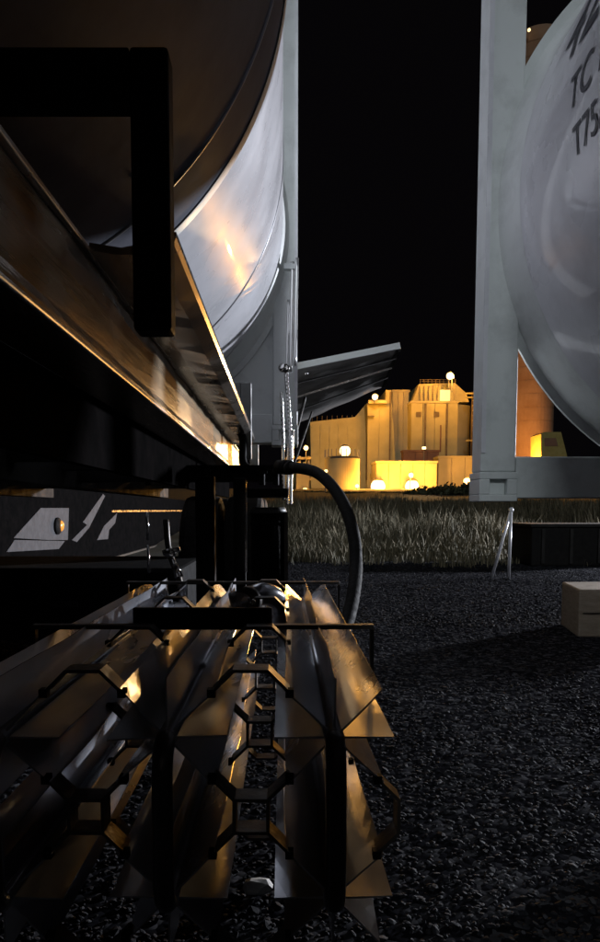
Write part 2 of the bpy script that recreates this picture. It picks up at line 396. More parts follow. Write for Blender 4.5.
# pipes beside the left container's rear post
t = thing('pipe_bundle', 'bright vertical steel pipes and corrugated hoses beside the rear post of the left container', 'pipes', W(291, 500, 4.42))
for px_, y0, y1, r, k in ((286.5, 300, 372, .009, 0), (290.5, 262, 372, .012, 0), (295, 258, 366, .010, 0)):
    bm = mb(); pts = catmull([W(px_+2, y0, 4.45), W(px_+1, (y0+y1)/2, 4.42), W(px_, y1, 4.40)], 6); tube(bm, pts, r, 10); obj('pipe', bm, M['brightpipe'], t, True)
for px_, px2, y0, y1, r in ((286, 291, 372, 470, .013), (281.5, 284, 392, 500, .010), (289, 287.5, 440, 505, .009), (293, 291, 430, 505, .008)):
    bm = mb(); pts = catmull([W(px_, y0, 4.4), W(px_+(px2-px_)*.7, (y0+y1)/2, 4.40), W(px2, y1, 4.36)], 60)
    tube(bm, pts, r, 10, lambda i, r=r: r*(1+.05*math.sin(i*1.3))); obj('corrugated_hose', bm, M['chrome'], t, True)
bm = mb(); a = W(284, 368, 4.38); sph(bm, a, .03, 12, (1.2, .8, 1)); obj('valve_body', bm, M['chrome'], t, True)
bm = mb(); a = W(289, 268, 4.45); box(bm, a+Vector((-.03, -.02, -.01)), a+Vector((.035, .03, .02))); obj('pipe_clamp', bm, M['white_frame'], t)

# propped open hatch behind the left container
t = thing('open_hatch', 'propped open metal hatch panel with pale top edge, behind the left container', 'hatch', W(285, 370, 4.7))
A, B, C, D = W(284, 371, 4.75), W(399, 348, 4.95), W(383, 386, 5.6), W(288, 427, 5.7)
def quadslab(A, B, C, D, th, m, nm, nx=14, ny=6, rip=.006):
    n = (B-A).cross(D-A).normalized(); bm = mb(); T, Bm = [], []
    for i in range(nx+1):
        r1, r2 = [], []
        for j in range(ny+1):
            u, v = i/nx, j/ny; p = A*(1-u)*(1-v)+B*u*(1-v)+C*u*v+D*(1-u)*v
            p = p + n*rip*math.sin(u*17+v*9)*math.sin(v*11+1)
            r1.append(bm.verts.new(p+n*th/2)); r2.append(bm.verts.new(p-n*th/2))
        T.append(r1); Bm.append(r2)
    for i in range(nx):
        for j in range(ny):
            bm.faces.new((T[i][j], T[i+1][j], T[i+1][j+1], T[i][j+1])); bm.faces.new((Bm[i][j], Bm[i+1][j], Bm[i+1][j+1], Bm[i][j+1]))
    for i in range(nx):
        bm.faces.new((T[i][0], T[i+1][0], Bm[i+1][0], Bm[i][0])); bm.faces.new((T[i][ny], T[i+1][ny], Bm[i+1][ny], Bm[i][ny]))
    for j in range(ny):
        bm.faces.new((T[0][j], T[0][j+1], Bm[0][j+1], Bm[0][j])); bm.faces.new((T[nx][j], T[nx][j+1], Bm[nx][j+1], Bm[nx][j]))
    return obj(nm, bm, m, t, True)
M['hatchmetal'] = mat('dull_hatch_metal', (.17,.165,.16), .4, .3, (.30,.29,.28), 5, .3, 14, .12, stretch=(1,3,1))
M['hatchmetal'].node_tree.nodes['Principled BSDF'].inputs['Roughness'].default_value = .3
quadslab(A, B, C, D, .012, M['hatchmetal'], 'hatch_panel')
def bar(p, q, w, h_, m, nm, par, bev=0):
    p, q = Vector(p), Vector(q); d = q-p; bm = mb()
    rot = d.to_track_quat('Y', 'Z').to_matrix(); bx(bm, (p+q)/2, (w, d.length, h_), rot); return obj(nm, bm, m, par, bevel=bev)
bar(A+Vector((0, -.01, .012)), B+Vector((0, -.01, .012)), .03, .04, M['white_frame'], 'hatch_edge', t)
bar(A*.55+D*.45+Vector((0, -.02, -.015)), B*.55+C*.45+Vector((0, -.02, -.015)), .02, .012, M['plate'], 'stiffener', t)
for u_ in (.2, .7):
    bar(A*(1-u_)+D*u_+Vector((0, -.02, -.018)), B*(1-u_)+C*u_+Vector((0, -.02, -.018)), .035, .008, M['steel_dark'], 'stiffener', t)
bar(B+Vector((0, 0, -.01)), C, .02, .03, M['steel_dark'], 'hatch_edge', t)
bar(W(290, 455, 4.6), W(305, 398, 5.1), .018, .018, M['steel_dark'], 'strut', t)
bar(W(292, 470, 4.6), W(312, 412, 5.3), .012, .012, M['steel_dark'], 'strut', t)
bm = mb(); sph(bm, W(306, 371, 4.85)+Vector((0, -.02, -.02)), .014, 10); obj('latch', bm, M['chrome'], t, True)

# ------------------------------------------------------------------ trailer chassis under the left container
ch = thing('trailer_chassis', 'dark trailer chassis with a shiny long rail lit gold, under the left tank container', 'trailer', (-1.13, 2, 0))
XA, ZT, ZB = -.325, H+.412, H+.264
bm = mb()
prof = [(XA, ZT), (XA, ZB+.012), (XA+.012, ZB), (XA-.11, ZB), (XA-.11, ZB-.012), (XA+.02, ZB-.012), (XA+.028, ZB-.006), (XA+.012, ZB+.02), (XA+.008, ZT-.012)]
NY = 80; rows = []
for i in range(NY+1):
    y = -1.5+7.4*i/NY
    dx = .0016*math.sin(i*.9)+.001*math.sin(i*2.3)
    rows.append([(XA+.006+dx, y, ZT), (XA+.006+dx, y, (ZT+ZB)/2), (XA+.007+dx, y, ZB+.022), (XA+.011, y, ZB+.006), (XA+.011, y, ZB-.008), (XA-.10, y, ZB-.010), (XA-.10, y, ZB+.004), (XA-.006, y, ZB+.006), (XA-.006, y, ZT)])
vs = [[bm.verts.new(p) for p in r] for r in rows]
for i in range(NY):
    for j in range(9): bm.faces.new((vs[i][j], vs[i][(j+1) % 9], vs[i+1][(j+1) % 9], vs[i+1][j]))
bm.faces.new(vs[0]); bm.faces.new(vs[-1])
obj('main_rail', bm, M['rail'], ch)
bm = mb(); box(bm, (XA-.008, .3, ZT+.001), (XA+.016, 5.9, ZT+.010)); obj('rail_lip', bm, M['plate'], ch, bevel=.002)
bm = mb(); box(bm, (XA+.005, .3, ZB-.0095), (XA+.0145, 5.88, ZB-.001)); obj('flange_edge', bm, M['brightpipe'], ch, bevel=.003)
bm = mb(); box(bm, (-.46, -1.5, H+.10), (-.437, 5.9, H+.261)); obj('shade_panel', bm, M['matt_black'], ch)  # black panel added to darken the space below the rail
# outer plate on brackets, slightly dished
bm = mb(); rows = []
for i in range(41):
    y = 1.17+3.2*i/40; w = .0025*math.sin(i*.8)+.0015*math.sin(i*2.1+1)
    rows.append([bm.verts.new(p) for p in ((XA+.02, y, ZT-.004), (-.265, y, ZT-.012+w), (-.20, y, ZT-.010-w), (-.172, y, ZT+.006), (-.168, y, ZT+.016), (-.18, y, ZT+.014), (-.255, y, ZT), (XA+.02, y, ZT+.008))])
for i in range(40):
    for j in range(8): bm.faces.new((rows[i][j], rows[i][(j+1) % 8], rows[i+1][(j+1) % 8], rows[i+1][j]))
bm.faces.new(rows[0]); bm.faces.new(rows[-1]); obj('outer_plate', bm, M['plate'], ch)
bm = mb(); box(bm, (-.174, 1.17, ZT+.017), (-.168, 4.33, ZT+.024)); obj('plate_edge', bm, M['chrome'], ch)
for y, m_ in ((1.10, M['black']), (3.86, M['grey_paint']), (4.95, M['grey_paint'])):
    bm = mb(); box(bm, (-.224, y, H+.268), (-.167, y+.05, H+.672)); 
    p = obj('bracket', bm, m_, ch, bevel=.006)
    bm = mb(); box(bm, (-.62 if y < 2 else -.36, y+.002, H+.596), (-.2245, y+.048, H+.6715)); obj('bracket_arm', bm, m_, p, bevel=.003)
# thin braces seen through the near bracket
for a, b_ in (((36, 100), (42, 175)), ((45, 172), (86, 104)), ((45, 173), (126, 167)), ((96, 104), (134, 178))):
    bar(W(*a, 1.9), W(*b_, 1.9), .009, .009, M['grey_paint'], 'brace', ch)
bar(W(-6, 118, 1.75), W(48, 178, 1.75), .05, .05, M['black'], 'brace', ch)
# inner rail, longitudinal and crossmembers
for x in (-1.0, -1.95):
    bm = mb(); box(bm, (x-.05, .2, H+.10), (x+.05, 6, H+.395)); obj('inner_rail', bm, M['steel_dark'], ch, bevel=.004)
for y in (-1.3, -.6, .1, .75, 1.3, 1.9, 2.5, 3.1, 3.7, 4.3, 5.0, 5.7):
    bm = mb(); box(bm, (-2.3, y, H+.17), (-.462, y+.09, H+.262)); obj('crossmember', bm, M['steel_dark'], ch, bevel=.004)
bm = mb(); box(bm, (-1.2, 3.35, H+.13), (-.02, 3.43, H+.185)); obj('crossmember', bm, M['steel_dark'], ch, bevel=.004)
bm = mb(); box(bm, (-.75, 3.32, H+.185), (.0, 3.40, H+.205)); obj('cross_flat', bm, M['black'], ch)
for px_ in (148, 205, 262, 276):
    bm = mb(); a = W(px_, 474, 3.3); cyl(bm, a, a+Vector((0, 0, -.05)), .014, n=8); cyl(bm, a+Vector((0, 0, .0)), a+Vector((0, 0, .02)), .028, n=6); obj('bolt', bm, M['black'], ch)
# strap clamp on the rail
bm = mb()
pts = catmull([W(232, 430, 3.9), W(239, 431, 3.88), W(243, 440, 3.86), W(243, 462, 3.84), W(250, 470, 3.82)], 6); tube(bm, pts, .022, 10)
obj('strap_clamp', bm, M['black'], ch, True)
# hangers below
bm = mb(); a = W(195, 476, 2.25); b_ = W(215, 604, 2.25); box(bm, (a.x, 2.25, b_.z), (b_.x, 2.30, a.z)); obj('hanger_post', bm, M['black'], ch, bevel=.003)
bm = mb(); a = W(233, 478, 2.7); b_ = W(246, 588, 2.7); box(bm, (a.x, 2.7, b_.z), (b_.x, 2.73, a.z)); obj('hanger_post', bm, M['steel_dark'], ch, bevel=.003)
bm = mb(); a = W(245, 480, 2.69); b_ = W(247, 572, 2.69); box(bm, (a.x, 2.68, b_.z), (b_.x, 2.69, a.z)); obj('bright_strip', bm, M['chrome'], ch)
# bright weld plate beyond the rail end
bm = mb(); a = W(262, 482, 3.6); box(bm, a, a+Vector((.06, .03, .05))); obj('end_plate', bm, M['plate'], ch, bevel=.004)

for y in (5.25, 6.4):
    for x in (-.14, -.44):
        bm = mb(); cyl(bm, (x-.26, y, .5), (x, y, .5), .5, n=40); w = obj('wheel', bm, M['rubber'], ch, False, bevel=.04)
    bm = mb(); cyl(bm, (-.145, y, .5), (-.132, y, .5), .27, n=24); obj('rim', bm, M['steel_dark'], ch)
bm = mb(); box(bm, (-2.3, 3.7, .22), (-.52, 4.7, .60)); p = obj('shade_box', bm, M['black'], ch, bevel=.02)  # black box added to keep the gravel under the trailer dark
for x in (-1.9, -1.2): bm = mb(); box(bm, (x, 3.685, .40), (x+.14, 3.70, .43)); obj('latch', bm, M['steel_dark'], p)
# control cylinder behind
t = thing('relief_canister', 'black upright canister with its lit right edge put in as a pale strip, hanging behind the posts beside the hose', 'canister', W(267, 590, 3.1))
bm = mb(); a, b_ = W(268, 590, 3.1), W(268, 512, 3.1); cyl(bm, a, b_, .074, n=32); obj('body', bm, M['rubber'], t, True)
bm = mb(); cyl(bm, b_+Vector((0, 0, -.005)), b_+Vector((0, 0, .02)), .082, .074, n=32); obj('cap', bm, M['grey_paint'], t, True)
for dz in (.02, .28):
    bm = mb(); cyl(bm, a+Vector((0, 0, dz)), a+Vector((0, 0, dz+.015)), .078, n=32); obj('band', bm, M['steel_dark'], t, True)
bm = mb(); box(bm, (a.x+.07, 3.05, a.z), (a.x+.086, 3.12, b_.z)); obj('lit_edge', bm, M['alu_edge'], t)  # pale strip stands in for light on the right edge
bm = mb(); a = W(256, 492, 2.9); box(bm, (a.x-.05, 2.9, a.z-.02), (a.x+.13, 3.2, a.z+.015)); obj('mounting_shelf', bm, M['black'], t, bevel=.004)

# silver elbow
t = thing('pipe_elbow', 'dull silver rounded pipe elbow above the fins, behind the black cross plate', 'pipe elbow', W(260, 605, 1.7))
bm = mb(); pts = catmull([W(232, 604, 1.62), W(248, 599, 1.62), W(262, 594, 1.64), W(274, 598, 1.68), W(277, 610, 1.72), W(277, 625, 1.74)], 8); tube(bm, pts, .026, 18); obj('elbow', bm, M['alu'], t, True)
bm = mb(); cyl(bm, W(246, 601, 1.6), W(250, 599, 1.62), .031, n=20); obj('elbow_collar', bm, M['alu_edge'], t, True)

# silver valve by the left
t = thing('pipe_valve', 'small shiny valve with a slanted lever above the white fin at left', 'valve', W(176, 590, 2.3))
bm = mb(); pts = catmull([W(166, 520, 2.35), W(168, 545, 2.33), W(172, 560, 2.3), W(178, 575, 2.27), W(183, 598, 2.25)], 8); tube(bm, pts, .010, 10); obj('pipe', bm, M['alu_edge'], t, True)
bm = mb(); sph(bm, W(170, 553, 2.3), .016, 12, (1.3, 1, 1)); cyl(bm, W(163, 553, 2.3), W(180, 549, 2.3), .009, n=10); obj('valve_body', bm, M['chrome'], t, True)
bm = mb(); cyl(bm, W(173, 560, 2.27), W(179, 577, 2.25), .007, .014, n=12); obj('lever', bm, M['chrome'], t, True)
bm = mb(); cyl(bm, W(183, 582, 2.2), W(183, 606, 2.2), .014, n=14); obj('stub', bm, M['alu'], t, True)
for px_, py_ in ((147, 512), (148, 545)):
    bm = mb(); cyl(bm, W(px_, py_, 2.5), W(px_+1, py_+28, 2.5), .005, n=8); obj('drain_tube', bm, M['chrome'], t, True)

# black hose
t = thing('loading_hose', 'thick black rubber hose arching down beside the finned tubes', 'hose', W(350, 612, 2.3))
hp = [W(283, 467, 3.2), W(297, 468, 3.1), W(315, 472, 3.0), W(331, 485, 2.9), W(344, 505, 2.8), W(353, 532, 2.7), W(356, 562, 2.6), W(354, 590, 2.45), W(348, 618, 2.3), W(340, 640, 2.2)]
bm = mb(); tube(bm, catmull(hp, 10), .0235, 18); obj('hose', bm, M['rubber'], t, True)
bm = mb(); cyl(bm, W(279, 467, 3.21), W(290, 467.5, 3.15), .032, n=20); obj('coupling', bm, M['black'], t, True)
bm = mb(); tube(bm, [W(289, 467.5, 3.15), W(292, 467.6, 3.13)], .029, 20); obj('hose_clamp', bm, M['steel_dark'], t, True)

# ------------------------------------------------------------------ ambient vaporiser: bank of star-finned tubes
Y0, Y1 = .845, 2.12
HX = (-.3405, -.1395, .0615); HZ = (H-.272, H-.472)
va = thing('finned_tube_bank', 'bank of star finned aluminium tubes in two rows, lying under the trailer in the foreground', 'vaporiser', (-.14, 1.45, 0))
def fin_mesh(L, seed):
    rnd = random.Random(seed); bm = mb(); n = 26; m_ = 4; T, Bm = [], []; ph = rnd.uniform(0, 6)
    for i in range(n+1):
        y = (Y1-Y0)*i/n; r1, r2 = [], []
        for j in range(m_+1):
            u = .008 + (L-.008)*j/m_; w = .0022*(j/m_)**2*(math.sin(i*.42+ph)+.6*math.sin(i*.97+2*ph))
            th = .0028*(1-.35*j/m_)
            r1.append(bm.verts.new((u, y, w+th/2))); r2.append(bm.verts.new((u, y, w-th/2)))
        T.append(r1); Bm.append(r2)
    for i in range(n):
        for j in range(m_):
            bm.faces.new((T[i][j], T[i+1][j], T[i+1][j+1], T[i][j+1])); bm.faces.new((Bm[i][j], Bm[i+1][j], Bm[i+1][j+1], Bm[i][j+1]))
        bm.faces.new((T[i][m_], T[i+1][m_], Bm[i+1][m_], Bm[i][m_]))
    for i in (0, n):
        for j in range(m_): bm.faces.new((T[i][j], T[i][j+1], Bm[i][j+1], Bm[i][j]))
    bmesh.ops.recalc_face_normals(bm, faces=bm.faces)
    me = bpy.data.meshes.new('fin'); bm.to_mesh(me); bm.free(); me.materials.append(M['alu'])
    for p in me.polygons: p.use_smooth = False
    return me
finD = [fin_mesh(.0815, s) for s in range(4)]; finS = [fin_mesh(.072, 10+s) for s in range(4)]
vloc = va.location
for ix, x in enumerate(HX):
    for iz, z in enumerate(HZ):
        bm = mb(); cyl(bm, (0, -.01, 0), (0, Y1-Y0+.01, 0), .0125, n=20)
        me = bpy.data.meshes.new('tube'); bm.to_mesh(me); bm.free(); me.materials.append(M['alu'])
        for p in me.polygons: p.use_smooth = True
        tb = bpy.data.objects.new('finned_tube', me); COL.objects.link(tb); tb.parent = va; tb.location = Vector((x, Y0, z))-vloc
        for k in range(8):
            a = k*45
            f = bpy.data.objects.new('fin', (finD if k % 2 else finS)[(k+ix*3+iz) % 4]); COL.objects.link(f); f.parent = tb
            f.rotation_euler = (0, -R(a+random.uniform(-1.5, 1.5)), 0)
# clips tying the diagonal fin tips
ci, cf = .046, .0205     # start of the strip, half flat
def clip(cx_, cz_, side, y, nm='fin_clip'):
    """side: direction of the flat from the two tubes: 'u','d' ties left-right; 'l','r' ties up-down; (cx_,cz_) centre of the cell"""
    bm = mb()
    P = [(-ci, -ci), (-cf, -cf), (cf, -cf), (ci, -ci)]
    if side == 'u': Q = P                      # flat below the cell centre: upper fins of a row
    elif side == 'd': Q = [(a, -b) for a, b in P]
    elif side == 'r': Q = [(b, a) for a, b in P]
    else: Q = [(-b, a) for a, b in P]
    strip(bm, [(cx_+a, cz_+b) for a, b in Q], y, y+.034, .004)
    o = obj(nm, bm, M['alu_edge'], va)
    for k in (0, 3):
        px_, pz_ = Q[k]; bm = mb(); bx(bm, (cx_+px_*1.02, y+.003, cz_+pz_*1.02), (.010, .012, .010)); obj('clip_bolt', bm, M['black'], o)
CX = [(HX[0]+HX[1])/2, (HX[1]+HX[2])/2]
zt, zm, zb_ = HZ[0]+.1, (HZ[0]+HZ[1])/2, HZ[1]-.1
for y in (.848, 1.17, 1.56, 1.95):
    for cx_ in CX:
        clip(cx_, zt, 'u', y); clip(cx_, zm, 'd', y); clip(cx_, zm, 'u', y); clip(cx_, zb_, 'd', y)
        clip(cx_, zm, 'r', y+.0005); clip(cx_, zm, 'l', y+.0005)
    clip(HX[2]+.1, zm, 'r', y); clip(HX[0]-.1, zm, 'l', y)
# dark return bends at the near end
for x in HX:
    pts = catmull([Vector((x, Y0+.01, HZ[0])), Vector((x, Y0-.014, HZ[0]-.002)), Vector((x, Y0-.032, HZ[0]-.022)), Vector((x, Y0-.036, HZ[0]-.06)), Vector((x, Y0-.036, HZ[1]+.06)),
                   Vector((x, Y0-.032, HZ[1]+.022)), Vector((x, Y0-.014, HZ[1]+.002)), Vector((x, Y0+.01, HZ[1]))], 8)
    bm = mb(); tube(bm, pts, .0122, 18); obj('return_bend', bm, M['bend'], va, True)
# support bars
for y in (1.235, 1.99):
    bm = mb(); box(bm, (-.436, y, H-.2065), (.158, y+.018, H-.1985)); p = obj('support_bar', bm, M['alu_edge'], va, bevel=.001)
    for x in (-.436, .152):
        bm = mb(); box(bm, (x, y+.001, H-.30), (x+.006, y+.017, H-.207)); obj('bar_leg', bm, M['steel_dark'], p)
bm = mb(); a, b_ = W(133, 630, 1.22), W(272, 608, 1.22); box(bm, (a.x, 1.22, a.z), (b_.x, 1.232, b_.z)); tag(obj('cross_plate', bm, M['black'], va, bevel=.002), 'matt black cross plate')
bm = mb(); sph(bm, W(253, 602, 1.23), .005, 8); obj('bolt', bm, M['chrome'], va, True)

# ------------------------------------------------------------------ neighbouring trailer to the left
t = thing('neighbour_trailer', 'dark trailer side far left with painted grey reflections and one amber lamp', 'trailer', (-2.7, 12, 0))
XN = -2.6
def onN(px, py):
    d = W(px, py, 1.0)-Vector((0, 0, H)); k = XN/d.x; return Vector((0, 0, H))+d*k
z0 = onN(95, 562).z
bm = mb(); box(bm, (XN-.12, 5.5, z0), (XN-.02, 21, H+.26)); obj('side_panel', bm, M['matt_black'], t)
bm = mb(); box(bm, (XN-.14, 5.5, z0-.03), (XN+.02, 21, z0)); obj('bottom_edge', bm, M['alu_edge'], t)
bm = mb(); zz = onN(150, 511).z; box(bm, (XN-.02, 11, zz-.015), (XN, 20.5, zz+.015)); obj('trim_strip', bm, M['plate'], t)
for poly in ([(15, 538), (42, 508), (70, 508), (69, 540), (50, 540)], [(73, 540), (88, 525), (84, 522), (104, 494), (106, 496), (90, 528), (78, 542)],
             [(98, 540), (105, 526), (118, 513), (116, 523), (110, 530), (109, 539)], [(8, 552), (16, 540), (66, 541), (60, 549)]):
    bm = mb(); v = [onN(*p) for p in poly]; a = [bm.verts.new((XN-.018, q.y, q.z)) for q in v]; b_ = [bm.verts.new((XN-.012, q.y, q.z)) for q in v]
    bm.faces.new(a); bm.faces.new(b_)
    for i in range(len(v)): bm.faces.new((a[i], a[(i+1) % len(v)], b_[(i+1) % len(v)], b_[i]))
    obj('painted_reflection', bm, M['painted_reflection'], t)  # reflections on the shiny side, drawn as grey shapes
p = onN(58, 526); bm = mb(); sph(bm, p, .10, 16, (.35, 1.2, 1)); lh = obj('marker_lamp', bm, M['black'], t, True)
bm = mb(); sph(bm, p+Vector((.02, .05, 0)), .08, 16, (.4, .9, .8)); obj('lens', bm, M['amber'], lh, True)
for y in (8, 9.3, 17.5, 18.8):
    bm = mb(); cyl(bm, (XN-.45, y, .48), (XN-.15, y, .48), .48, n=32); w = obj('wheel', bm, M['rubber'], t, True, bevel=.03)
    bm = mb(); cyl(bm, (XN-.152, y, .48), (XN-.14, y, .48), .26, n=24); obj('rim', bm, M['steel_dark'], w)

# ------------------------------------------------------------------ yard things right
# timber block
t = thing('timber_block', 'pale timber block lying on the dark gravel at the right edge', 'block', W(585, 638, 5.2))
a = W(563, 637, 5.2); a.z = 0; a.x = 2.09
top = .34
bm = mb(); c_ = [(a.x+.09, 5.6), (a.x, 5.05), (a.x+.82, 5.05), (a.x+.86, 5.65)]
v0 = [bm.verts.new((x, y, .0)) for x, y in c_]; v1 = [bm.verts.new((x, y, top)) for x, y in c_]
bm.faces.new(v0); bm.faces.new(v1)
for i in range(4): bm.faces.new((v0[i], v0[(i+1) % 4], v1[(i+1) % 4], v1[i]))
obj('block', bm, M['wood'], t, bevel=.012)
bm = mb(); d = Vector((.14, -.55, 0)).normalized()
for zz in (.17,):
    box(bm, (a.x+.03, 5.040, zz), (a.x+.78, 5.06, zz+.005))
obj('saw_groove', bm, M['black'], t)
for kx in (.25, .5, .8):
    bm = mb(); cyl(bm, (a.x+kx, 5.04, .28), (a.x+kx, 5.09, .28), .012, n=8); obj('nail', bm, M['steel_dark'], t)

# dark skid box in front of the grass
t = thing('steel_skid', 'low black steel skid box standing in front of the grass bank', 'skid', W(570, 563, 11.5))
a, b_ = W(531, 564, 11.5), W(640, 527, 11.5)
bm = mb(); box(bm, (a.x, 11.5, 0.0), (b_.x, 12.6, b_.z)); obj('body', bm, M['black'], t, bevel=.03)
bm = mb(); box(bm, (a.x-.03, 11.46, b_.z), (b_.x+.03, 12.64, b_.z+.05)); obj('lid', bm, M['steel_dark'], t, bevel=.01)
for k in range(4):
    x = a.x+.15+k*.45; bm = mb(); box(bm, (x, 11.46, .05), (x+.05, 11.5, b_.z-.03)); obj('rib', bm, M['steel_dark'], t)
for px_ in (549, 556, 567):
    bm = mb(); sph(bm, W(px_, 526, 11.5), .03, 8); obj('lid_catch', bm, M['chrome'], t, True)

# white prop stand
t = thing('prop_stand', 'thin white two legged prop standing on the gravel below the right container frame', 'stand', W(500, 558, 9.5))
for a, b_ in (((511, 510), (492, 558)), ((511, 510), (509, 558))):
    bm = mb(); p, q = W(*a, 9.5), W(*b_, 9.6 if b_[0] < 500 else 9.4); q.z = 0; cyl(bm, p, q, .02, n=10); obj('leg', bm, M['white'], t, True)
bm = mb(); sph(bm, W(511, 510, 9.5), .035, 10); obj('top_joint', bm, M['white'], t, True)

# ------------------------------------------------------------------ the works
YB = 90.0
def blk(name, label, cat, x0, x1, yt, yb_, Y, depth, m, npan=0, side=None, poly=None, roofm=None, group=None):
    t = thing(name, label, cat, W((x0+x1)/2, yb_, Y), group)
    a, b_ = W(x0, yb_, Y), W(x1, yt, Y); zb = gz(Y)-.3
    bm = mb()
    if poly: prism(bm, [(W(px, py, Y).x, W(px, py, Y).z if py < 900 else zb) for px, py in poly], Y, Y+depth)
    else: box(bm, (a.x, Y, zb), (b_.x, Y+depth, b_.z))
    obj('wall', bm, m, t)
    if npan:
        w = (b_.x-a.x)/npan; zt = b_.z
        for i in range(npan):
            bm = mb(); box(bm, (a.x+i*w+.05, Y-.10, zb), (a.x+(i+1)*w-.05, Y-.004, zt-.15)); obj('wall_panel', bm, m, t)
        bm = mb(); box(bm, (a.x-.1, Y-.16, zt-.12), (b_.x+.1, Y+depth+.1, zt+.12)); obj('roof_edge', bm, roofm or M['concrete'], t)
    return t
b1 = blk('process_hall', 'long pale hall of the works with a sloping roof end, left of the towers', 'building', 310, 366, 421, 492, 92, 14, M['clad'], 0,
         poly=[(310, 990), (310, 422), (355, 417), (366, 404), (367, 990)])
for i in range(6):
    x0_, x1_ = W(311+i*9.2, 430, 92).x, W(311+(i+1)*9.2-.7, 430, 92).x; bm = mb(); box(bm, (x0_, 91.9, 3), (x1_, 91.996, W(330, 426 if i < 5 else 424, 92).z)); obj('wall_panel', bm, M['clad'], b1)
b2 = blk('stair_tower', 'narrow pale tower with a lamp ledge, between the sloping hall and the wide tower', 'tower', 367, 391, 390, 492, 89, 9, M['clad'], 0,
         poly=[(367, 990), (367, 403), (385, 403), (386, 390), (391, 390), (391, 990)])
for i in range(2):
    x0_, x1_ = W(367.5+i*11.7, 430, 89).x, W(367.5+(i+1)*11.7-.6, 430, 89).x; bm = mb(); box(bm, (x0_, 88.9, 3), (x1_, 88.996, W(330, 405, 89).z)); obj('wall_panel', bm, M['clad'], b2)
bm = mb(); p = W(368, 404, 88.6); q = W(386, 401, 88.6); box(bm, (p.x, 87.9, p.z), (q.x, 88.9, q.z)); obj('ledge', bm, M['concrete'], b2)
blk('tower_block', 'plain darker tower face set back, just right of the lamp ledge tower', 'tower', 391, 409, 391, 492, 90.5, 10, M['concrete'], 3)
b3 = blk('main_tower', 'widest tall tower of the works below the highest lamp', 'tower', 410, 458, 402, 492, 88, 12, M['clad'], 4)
bm = mb(); xx = W(458, 402, 88).x; xx2 = W(470, 402, 89.5).x; zz = W(458, 404, 88).z
v = [(xx, 88.01, 3), (xx2, 89.5, 3), (xx2, 99, 3), (xx, 99, 3)]; A_ = [bm.verts.new(p) for p in v]; B_ = [bm.verts.new((p[0], p[1], zz)) for p in v]
bm.faces.new(A_); bm.faces.new(B_)
for i in range(4): bm.faces.new((A_[i], A_[(i+1) % 4], B_[(i+1) % 4], B_[i]))
tag(obj('side_wall', bm, M['concrete'], b3), 'angled darker side wall')
bm = mb(); prism(bm, [(W(px, py, 89).x, W(px, py, 89).z) for px, py in ((412, 402), (419, 384), (455, 383), (466, 393), (469, 402))], 89, 98); pe = obj('penthouse', bm, M['clad'], b3)
for i in range(9):
    px_ = 420+i*4.3; bm = mb(); p, q = W(px_, 401, 88.9), W(px_+.9, 386, 88.9); box(bm, (p.x, 88.75, p.z), (q.x, 88.996, q.z)); obj('rib', bm, M['concrete'], pe)
bm = mb(); p, q = W(440, 402, 88.8), W(450, 390, 88.8); box(bm, (p.x, 88.7, p.z), (q.x, 88.99, q.z)); obj('lit_window', bm, M['glass'], pe)
blk('brown_annex', 'low brown box building in front of the widest tower', 'building', 403, 439, 451, 470, 86.5, 1.4, M['brown'], 3, roofm=M['brown'])
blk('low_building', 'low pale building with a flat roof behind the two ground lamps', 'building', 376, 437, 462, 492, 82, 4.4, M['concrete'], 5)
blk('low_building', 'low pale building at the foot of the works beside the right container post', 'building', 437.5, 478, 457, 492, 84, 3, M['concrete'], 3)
blk('pump_house', 'small lit pump house at the far left of the works, behind the hose', 'building', 296, 309, 472, 500, 80, 5, M['concrete'], 2)
t = thing('pipe_rack', 'lit steel pipe rack left of the sloping hall, seen behind the hose', 'pipe rack', W(300, 498, 84))
for py_ in (458, 465, 479):
    bm = mb(); p, q = W(286, py_, 84), W(311, py_, 84); box(bm, (p.x, 83.8, p.z-.15), (q.x, 84.8, p.z+.1)); obj('shelf', bm, M['concrete'], t)
for px_ in (287, 293, 298.5, 304.5):
    bm = mb(); p = W(px_, 462, 83.6); cyl(bm, (p.x, 83.6, 3), (p.x, 83.6, p.z), .22, n=10); obj('riser_pipe', bm, M['clad'], t, True)
for px_ in (290, 300, 309):
    bm = mb(); p = W(px_, 456, 84); box(bm, (p.x-.12, 84.2, 3), (p.x+.12, 84.4, p.z)); obj('column', bm, M['lampmetal'], t)
# plant details: doors, pipes, ladders, railings
def det(par, nm, x0, y0, x1, y1, Y, th, m):
    bm = mb(); p, q = W(x0, y0, Y), W(x1, y1, Y); box(bm, (p.x, Y-th, min(p.z, q.z)), (q.x, Y, max(p.z, q.z))); return obj(nm, bm, m, par)
M['dull'] = mat('stained_steel', (.12,.09,.05), .7, .2, (.2,.15,.08), 1.5)
for k in range(10): det(pe, 'railing_post', 420+k*3.9, 379.5, 420.35+k*3.9, 383.5, 88.9, .06, M['dull'])
det(pe, 'railing_bar', 419.5, 379.5, 456, 379.8, 88.9, .06, M['dull']); det(pe, 'railing_bar', 419.5, 381.5, 456, 381.8, 88.9, .06, M['dull'])
for k in range(9): det(b1, 'railing_post', 312+k*5, 416-.1*k, 312.35+k*5, 421-.4*k, 91.8, .06, M['dull'])
det(b3, 'downpipe', 424.5, 404, 425.3, 470, 87.85, .15, M['dull']); det(b3, 'downpipe', 446, 404, 446.7, 470, 87.85, .15, M['dull'])
det(b2, 'downpipe', 389.6, 392, 390.3, 460, 88.85, .15, M['dull']); det(b2, 'lamp_arm', 367.5, 416, 374, 417, 88.8, .3, M['dull'])
